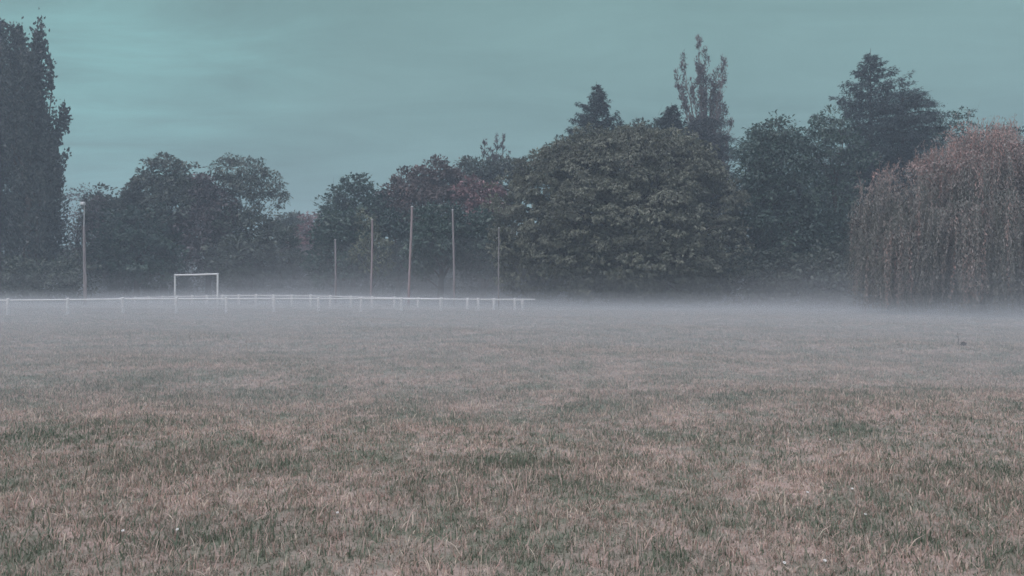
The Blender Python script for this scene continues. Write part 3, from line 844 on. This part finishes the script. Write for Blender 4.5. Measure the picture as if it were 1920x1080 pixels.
    layered('cedar_tree', 'spreading cedar with flat feathery boughs above the willow', 76,
            [(1695, 182, 36, 8, 0), (1722, 196, 34, 8, 0), (1668, 205, 40, 10, 0), (1745, 214, 20, 7, 0), (1705, 225, 46, 10, -1), (1660, 240, 40, 10, -1), (1740, 245, 34, 10, 0), (1690, 258, 54, 12, -1), (1730, 275, 44, 12, 0), (1650, 285, 50, 12, -1), (1700, 300, 60, 14, 0), (1640, 325, 50, 14, 0), (1670, 350, 60, 16, 0)],
            1690, 180, 'conifer', r=.45, dens=34)
    broadleaf('broadleaf_tree', 'twiggy dark tree with a forked tip behind the willow top', 74,
              [(1802, 214, 12, 10, 0), (1784, 228, 12, 12, 0), (1765, 244, 20, 16, 0), (1800, 245, 14, 12, 0), (1850, 246, 28, 10, 0), (1770, 290, 50, 40, 0), (1830, 290, 50, 34, 0), (1900, 270, 50, 24, 0)],
              'dark_green', base_px=1785, dens=.6, nl=16, cr=.5, L=.28, W=.14, nlimb=30, inner=.1)
    wl = [(1850, 300, 78, 56, 0), (1770, 325, 66, 44, -1), (1700, 355, 50, 46, 0), (1920, 320, 80, 66, 0), (1660, 385, 48, 50, 0), (1800, 400, 110, 70, -2), (1900, 410, 100, 70, -2), (1640, 440, 40, 50, 0), (1985, 400, 60, 90, 0), (1720, 430, 70, 60, -2), (1790, 440, 60, 50, -5), (1870, 430, 60, 50, -5.5), (1940, 440, 60, 60, -5), (1680, 470, 50, 50, -3)]
    willow('willow_tree', 'broad weeping willow with reddish top and strands hanging to the mist', 49, wl, 1830, 8200)


def chestnut(lobes):
    d = 64
    LW = lobe_world(lobes, d, .85)
    base = np.array([(1165 - 960) / F * d, d, 0.0])
    o = empty('chestnut_tree', base, 'huge round chestnut with drooping olive leaves reaching down to the mist', 'tree')
    C, O = clump_points(LW, 1.9, .22, .09)
    g = Geo()
    foliage(g, C, O, 0.66, 20, .26, .105, droop=.55, upface=.9, flat=.65, tmean=.40, tspread=.17, palm=5, hang=.4)
    gt = Geo()
    trunk_and_limbs(gt, base, np.array([base[0], d, 9.5]), .6, C, 46, 2)
    gt.build('trunk', M['bark'], o, True, base)
    g.build('crown', M['chestnut'], o, False, base)
    return o


def make_thicket():
    """Low growth under the trees that reads as one mass."""
    g = Geo(); C, O = [], []
    lob = []
    for px in np.arange(-140, 1010, 34):
        lob.append((px + rng.uniform(-10, 10), 534 + rng.uniform(-12, 6), 34, 36 + rng.uniform(-6, 12), rng.uniform(-3, 3)))
    for px in np.arange(-260, 2300, 38):
        lob.append((px + rng.uniform(-10, 10), 512 + rng.uniform(-14, 8), 36, 34 + rng.uniform(-6, 12), 26 + rng.uniform(-3, 3)))
    LW = lobe_world(lob, 86, .8) + lobe_world([(px + rng.uniform(-8, 8), 530, 34, 44 + rng.uniform(-8, 10), rng.uniform(-1, 2)) for px in np.arange(-160, 150, 30)], 69, .7)
    c1, o1 = clump_points(LW, 1.5, .35, .12, .05)
    lob = []
    for px in np.arange(1410, 2120, 40):
        lob.append((px + rng.uniform(-12, 12), 534 + rng.uniform(-16, 8), 46, 50 + rng.uniform(-8, 16), rng.uniform(-2, 3)))
    lob += [(px, 488 + rng.uniform(-14, 14), 46, 60, rng.uniform(4, 8)) for px in np.arange(1440, 1660, 32)]
    c2, o2 = clump_points(lobe_world(lob, 60, .7), 1.8, .3, .12, .05)
    lob = []
    for px in np.arange(900, 1420, 40):
        lob.append((px + rng.uniform(-12, 12), 524 + rng.uniform(-14, 8), 46, 50, rng.uniform(-2, 3)))
    c3, o3 = clump_points(lobe_world(lob, 76, .7), 1.6, .3, .12, .05)
    C = np.concatenate([c1, c2, c3]); O = np.concatenate([o1, o2, o3])
    foliage(g, C, O, .7, 22, .34, .19, tmean=.35, tspread=.22)
    tag(g.build('undergrowth', M['mid_green']), 'dark leafy undergrowth filling the foot of the tree belt', 'undergrowth', kind='stuff')


# ------------------------------------------------------------------ small things in the turf
def make_small():
    # dark clod and a thin stalk on the right
    d = F * EYE / (653 - hy(1806))
    c = np.array([(1807 - 960) / F * d, d]); z = float(hgt(*c))
    u = rvec(260); u[:, 2] = np.abs(u[:, 2])
    import bmesh
    bm = bmesh.new(); bmesh.ops.create_icosphere(bm, subdivisions=3, radius=1)
    V = np.array([v.co[:] for v in bm.verts])
    s = 1 + .22 * smooth_noise(V * 2.2, 2.0, 4) + .12 * smooth_noise(V * 6, 2.0, 8)
    for v, k in zip(bm.verts, s):
        v.co = (v.co.x * .075 * k, v.co.y * .06 * k, v.co.z * .058 * k)
    me = bpy.data.meshes.new('soil_clod'); bm.to_mesh(me); bm.free(); me.materials.append(M['soil'])
    o = bpy.data.objects.new('soil_clod', me); COL.objects.link(o); o.location = (c[0], c[1], z + .05)
    tag(o, 'dark lump of soil lying alone on the pale grass near the willow', 'clod')
    d2 = d + .3; q = np.array([(1797 - 960) / F * d2, d2, 0.0]); q[2] = hgt(q[0], q[1])
    g = Geo(); tube(g, [q - [0, 0, .05], q + [.01, 0, .15], q + [-.02, 0, .34]], [.011, .009, .006], 6)
    for k, h in enumerate((.12, .2, .27)):
        a = q + np.array([0, 0, h]); e = a + np.array([.07 * (-1) ** k, .02, .05])
        tube(g, [a, (a + e) / 2 + [0, 0, .012], e], [.005, .004, .002], 4)
    tag(g.build('dry_stalk', M['stalk'], None, True, q), 'thin dry stalk standing up beside the dark lump of soil', 'stalk')
    # small white flowers
    spots = [(1557, 823, 'white flower farthest off in the turf on the right'), (1515, 921, 'white flower in green turf beyond the tall bleached stems'),
             (1624, 961, 'larger white flower beside the lush green patch'), (1472, 1058, 'white flower low in the green turf near the bottom edge'),
             (1548, 1053, 'creamy flower near the bottom edge in straw coloured turf'), (232, 1005, 'white flower among green blades at the lower left'),
             (334, 1005, 'pale flower on a slanting stem at the lower left'), (634, 973, 'white flower between two green tufts, left of the middle'), (1599, 913, 'pale flower on the edge of the bleached turf')]
    for px, py, lab in spots:
        d = F * (EYE - .07) / (py - hy(px))
        x = (px - 960) / F * d; z = float(hgt(x, d))
        o = empty('white_flower', (x, d, z), lab, 'flower', 'small white flowers in the turf')
        g = Geo(); tube(g, [[0, 0, 0], [.004, 0, .04], [.002, -.004, .078]], [.0016, .0014, .0012], 5)
        g.build('stem', M['blade'], o)
        g = Geo(); k = 12; a = np.arange(k) / k * 6.283
        A = np.stack([np.cos(a), np.sin(a), np.full(k, .35)], -1); A = A @ np.array([[1, 0, 0], [0, .86, -.5], [0, .5, .86]]).T
        leaves(g, np.tile([.002, -.004, .078], (k, 1)) + A * .002, A, np.tile([0, -.5, .86], (k, 1)), .009, .005, .5, .05)
        g.build('petals', M['petal'], o)


# ------------------------------------------------------------------ air
def volume_mat(name, dens, col, aniso=.0):
    m, nt, out = new_mat(name)
    v = nt.nodes.new('ShaderNodeVolumePrincipled')
    v.inputs['Color'].default_value = (*col, 1)
    v.inputs['Density'].default_value = dens
    v.inputs['Anisotropy'].default_value = aniso
    nt.links.new(v.outputs[0], out.inputs['Volume'])
    return m


HAZE_D, HAZE_C = .0021, (.60, .73, .87)
MIST = dict(sigma=.128, scale=.375, sigma2=.090, scale2=2.1, col=(.605, .645, .685))


def make_air():
    g = Geo()
    box(g, (0, 130, 15.0), (640, 400, 33.0))
    o = g.build('haze', volume_mat('haze_air', HAZE_D, HAZE_C))
    tag(o, 'thin pale morning haze filling the whole place', 'haze', kind='stuff')
    # ground mist: nested shells of even density, thinning upwards, each top gently rolling.
    # a shallow sheet over the whole field, and a deeper bank along the far side of it
    mist = empty('ground_mist', (0, 0, 0), None, None)
    tag(mist, 'low white ground mist lying over the field below the treetops', 'mist', kind='stuff')
    r = np.random.default_rng(21)
    for part, tops, sig, sc in (('sheet', [.15, .3, .46, .64, .84, 1.06, 1.3, 2.2], MIST['sigma'], MIST['scale']),
                                ('bank', [.8, 1.5, 2.0, 2.5, 3.0, 3.6, 4.4, 5.8], MIST['sigma2'], MIST['scale2'])):
        mids = [np.mean(p) for p in zip([0] + tops[:-1], tops)]
        prof = [sig * math.exp(-z / sc) for z in mids] + [0]
        for k, top in enumerate(tops):
            dens = prof[k] - prof[k + 1]
            g = Geo(); n = 61
            e = 2.0 + (len(tops) - k) * .7 + (9.3 if part == 'bank' else 0)
            xs = np.linspace(-243.7 + e, 241.1 - e, n) + .37 * k
            ph = r.uniform(0, 6.28, 5)
            if part == 'sheet':
                ys = np.linspace(-56.3 + e, 240.9 - e, n) + .23 * k if top > 2 else np.concatenate([np.linspace(1.3, 40.7, 41), np.linspace(46, 225 + k, 20)])
                X, Y = np.meshgrid(xs, ys)
                amp = .10 * top if top < 1.2 else .03
                Z = top + amp * (np.sin(X * .11 + ph[0]) * np.sin(Y * .07 + ph[1]) + .6 * np.sin(X * .05 - Y * .12 + ph[2]))
                if top < 2:     # the sheet thins out to nothing towards the near side of the field
                    q = np.clip((Y - 2.8 - .25 * k - .6 * np.sin(X * .3 + ph[3])) / 9, 0, 1)
                    Z = -.3 + (Z + .3) * q * q * (3 - 2 * q)
            else:
                ys = np.concatenate([np.linspace(0, 30, 41), np.linspace(36, 160 - k, 20)])
                X, Y0 = np.meshgrid(xs, ys)
                a = np.clip((-X - 42) / 8, 0, 1); b_ = np.clip((X - .8) / 7, 0, 1); c_ = np.clip((X - 17) / 9, 0, 1)
                Y = Y0 + 52 + .42 * np.clip(-X, 0, 42) - 14 * a * a * (3 - 2 * a) - 9 * b_ * b_ * (3 - 2 * b_) - 14 * c_ * c_ * (3 - 2 * c_) + .4 * k + (1.4 * np.sin(X * .09 + ph[4]) + 1.0 * np.sin(X * .21 + ph[3])) * np.clip(1 - Y0 / 60, 0, 1)
                t = np.clip(Y0 / 11, 0, 1); t = t * t * (3 - 2 * t)
                m_ = np.clip((Y - 46) / 6, 0, 1); t = t * (1 - .45 * b_ * m_)
                Z = -.3 + (top + .3) * t + t * .13 * top * (np.sin(X * .13 + ph[0]) * np.sin(Y * .10 + ph[1]) + .6 * np.sin(X * .31 - Y * .12 + ph[2]))
            V = np.stack([X, Y, Z], -1).reshape(-1, 3)
            Vb = V.copy(); Vb[:, 2] = -.62 - .03 * k - (.31 if part == 'bank' else 0)
            i = np.arange(n - 1)[:, None] * n + np.arange(n - 1)[None]
            Ft = np.stack([i, i + 1, i + n + 1, i + n], -1).reshape(-1, 4)
            N = n * n
            rim = np.concatenate([np.arange(n), np.arange(1, n) * n + n - 1, (n - 1) * n + np.arange(n - 2, -1, -1), np.arange(n - 2, 0, -1) * n])
            rim2 = np.roll(rim, -1)
            Fs = np.stack([rim, rim + N, rim2 + N, rim2], -1)
            g.add(np.vstack([V, Vb]), np.concatenate([Ft, Ft[:, ::-1] + N, Fs]), .5)
            g.build('mist_layer', volume_mat('mist_air', dens, MIST['col']), mist)


# ------------------------------------------------------------------ sky, light, camera
SUN_EL, SUN_AZ = radians(52), radians(225)      # behind the camera, to the left


def make_sky():
    w = bpy.data.worlds.new('World'); scene.world = w; w.use_nodes = True
    nt = w.node_tree
    for n in list(nt.nodes): nt.nodes.remove(n)
    out = nt.nodes.new('ShaderNodeOutputWorld'); bg = nt.nodes.new('ShaderNodeBackground')
    bg.inputs['Strength'].default_value = .1
    nt.links.new(bg.outputs[0], out.inputs[0])
    sky = nt.nodes.new('ShaderNodeTexSky'); sky.sky_type = 'NISHITA'; sky.sun_disc = False
    sky.sun_elevation = SUN_EL; sky.sun_rotation = SUN_AZ
    tc = nt.nodes.new('ShaderNodeTexCoord')
    sep = nt.nodes.new('ShaderNodeSeparateXYZ'); nt.links.new(tc.outputs['Generated'], sep.inputs[0])
    z = sep.outputs['Z']
    # overcast: brightness of the cloud sheet by elevation (x10, for the 0.1 strength)
    K = 10
    def c(r, g, b, s=1): return (r * s, g * s, b * s)
    rp = ramp(nt, [(0.0, (.10, .115, .115)), (.004, SKY[0]), (.12, SKY[1]), (.36, SKY[2]), (.62, SKY[3]), (1.0, SKY[4])])
    nt.links.new(z, rp.inputs[0])
    # cloud streaks on a flat sheet overhead
    zz = math_node(nt, 'ADD', math_node(nt, 'MAXIMUM', z, 0.0), .10)
    u = math_node(nt, 'DIVIDE', sep.outputs['X'], zz); v = math_node(nt, 'DIVIDE', sep.outputs['Y'], zz)
    cb = nt.nodes.new('ShaderNodeCombineXYZ'); nt.links.new(u, cb.inputs[0]); nt.links.new(v, cb.inputs[1])
    def noise(scale, det, loc, sc, dist=0.0, rough=.55):
        mp = nt.nodes.new('ShaderNodeMapping'); mp.inputs['Location'].default_value = loc; mp.inputs['Scale'].default_value = sc
        mp.inputs['Rotation'].default_value = (0, 0, radians(-8))
        n = nt.nodes.new('ShaderNodeTexNoise'); n.inputs['Scale'].default_value = scale; n.inputs['Detail'].default_value = det
        n.inputs['Distortion'].default_value = dist; n.inputs['Roughness'].default_value = rough
        nt.links.new(cb.outputs[0], mp.inputs[0]); nt.links.new(mp.outputs[0], n.inputs['Vector'])
        return n.outputs['Fac']
    big = noise(.55, 3, (2.4, 1.0, 0), (1, 1, 1), .3)
    fine = noise(1.5, 6, (7.1, 3.3, 0), (.8, 1.6, 1), .5, .6)
    f = math_node(nt, 'ADD', math_node(nt, 'MULTIPLY', math_node(nt, 'SUBTRACT', big, .5), .42), math_node(nt, 'MULTIPLY', math_node(nt, 'SUBTRACT', fine, .5), .45))
    gain = math_node(nt, 'ADD', f, 1.0)
    # clearer, bluer-green gap high on the left
    dt = nt.nodes.new('ShaderNodeVectorMath'); dt.operation = 'DOT_PRODUCT'
    nt.links.new(tc.outputs['Generated'], dt.inputs[0]); dt.inputs[1].default_value = (-.50, .77, .40)
    gap = nt.nodes.new('ShaderNodeMapRange'); gap.interpolation_type = 'SMOOTHSTEP'
    gap.inputs['From Min'].default_value = .925; gap.inputs['From Max'].default_value = 1.0
    nt.links.new(dt.outputs['Value'], gap.inputs['Value'])
    gp = math_node(nt, 'MULTIPLY', gap.outputs[0], math_node(nt, 'MAXIMUM', math_node(nt, 'ADD', math_node(nt, 'MULTIPLY', f, 2.4), .40), 0.0))
    def mix(a, b, fac, bt='MIX'):
        n = nt.nodes.new('ShaderNodeMix'); n.data_type = 'RGBA'; n.blend_type = bt
        for s, val in ((n.inputs['A'], a), (n.inputs['B'], b)):
            if isinstance(val, tuple): s.default_value = (*val, 1)
            else: nt.links.new(val, s)
        if isinstance(fac, float): n.inputs['Factor'].default_value = fac
        else: nt.links.new(fac, n.inputs['Factor'])
        return n.outputs['Result']
    def scale(col, fac):
        n = nt.nodes.new('ShaderNodeVectorMath'); n.operation = 'SCALE'
        nt.links.new(col, n.inputs[0])
        if isinstance(fac, (int, float)): n.inputs['Scale'].default_value = fac
        else: nt.links.new(fac, n.inputs['Scale'])
        return n.outputs[0]
    cloud = mix(rp.outputs[0], (.29, .62, .61), gp)
    cloud = scale(cloud, math_node(nt, 'MULTIPLY', gain, 10 * SKY_GAIN))
    res = mix(cloud, sky.outputs[0], .06)
    nt.links.new(res, bg.inputs['Color'])

    l = bpy.data.lights.new('Sun', 'SUN'); l.energy = 1.5; l.angle = radians(22); l.color = (1.0, .90, .91)
    so = bpy.data.objects.new('Sun', l); COL.objects.link(so)
    so.rotation_euler = (radians(90) - SUN_EL, 0, math.pi - SUN_AZ)


SKY = [(.190, .305, .305), (.190, .316, .312), (.214, .362, .354), (.95, 1.0, 1.10), (1.55, 1.52, 1.72)]
SKY_GAIN = 1.0


def make_camera():
    cam = bpy.data.cameras.new('Camera'); cam.sensor_width = 36; cam.lens = 36 * F / 1920
    cam.clip_start = .05; cam.clip_end = 3000
    o = bpy.data.objects.new('Camera', cam); COL.objects.link(o)
    o.location = (0, 0, EYE)
    from mathutils import Matrix
    pitch = (hy(960) - 540) / F
    Rm = Matrix.Rotation(math.pi / 2 + pitch, 4, 'X') @ Matrix.Rotation(math.atan(.0042), 4, 'Z')
    o.matrix_world = Matrix.Translation((0, 0, EYE)) @ Rm
    scene.camera = o


def settings():
    scene.view_settings.view_transform = 'Standard'; scene.view_settings.look = 'None'
    scene.view_settings.exposure = 0; scene.view_settings.gamma = 1
    scene.render.engine = 'CYCLES'
    c = scene.cycles
    c.use_denoising = True
    c.denoising_prefilter = 'FAST'
    try: c.denoiser = 'OPENIMAGEDENOISE'
    except Exception: pass
    c.max_bounces = 5; c.diffuse_bounces = 3; c.glossy_bounces = 2; c.transmission_bounces = 3; c.volume_bounces = 1
    c.transparent_max_bounces = 48
    c.use_adaptive_sampling = False
    c.caustics_reflective = False; c.caustics_refractive = False
    scene.render.film_transparent = False


make_ground()
make_grass()
make_pitch()
make_trees()
make_thicket()
make_small()
make_air()
make_sky()
make_camera()
settings()
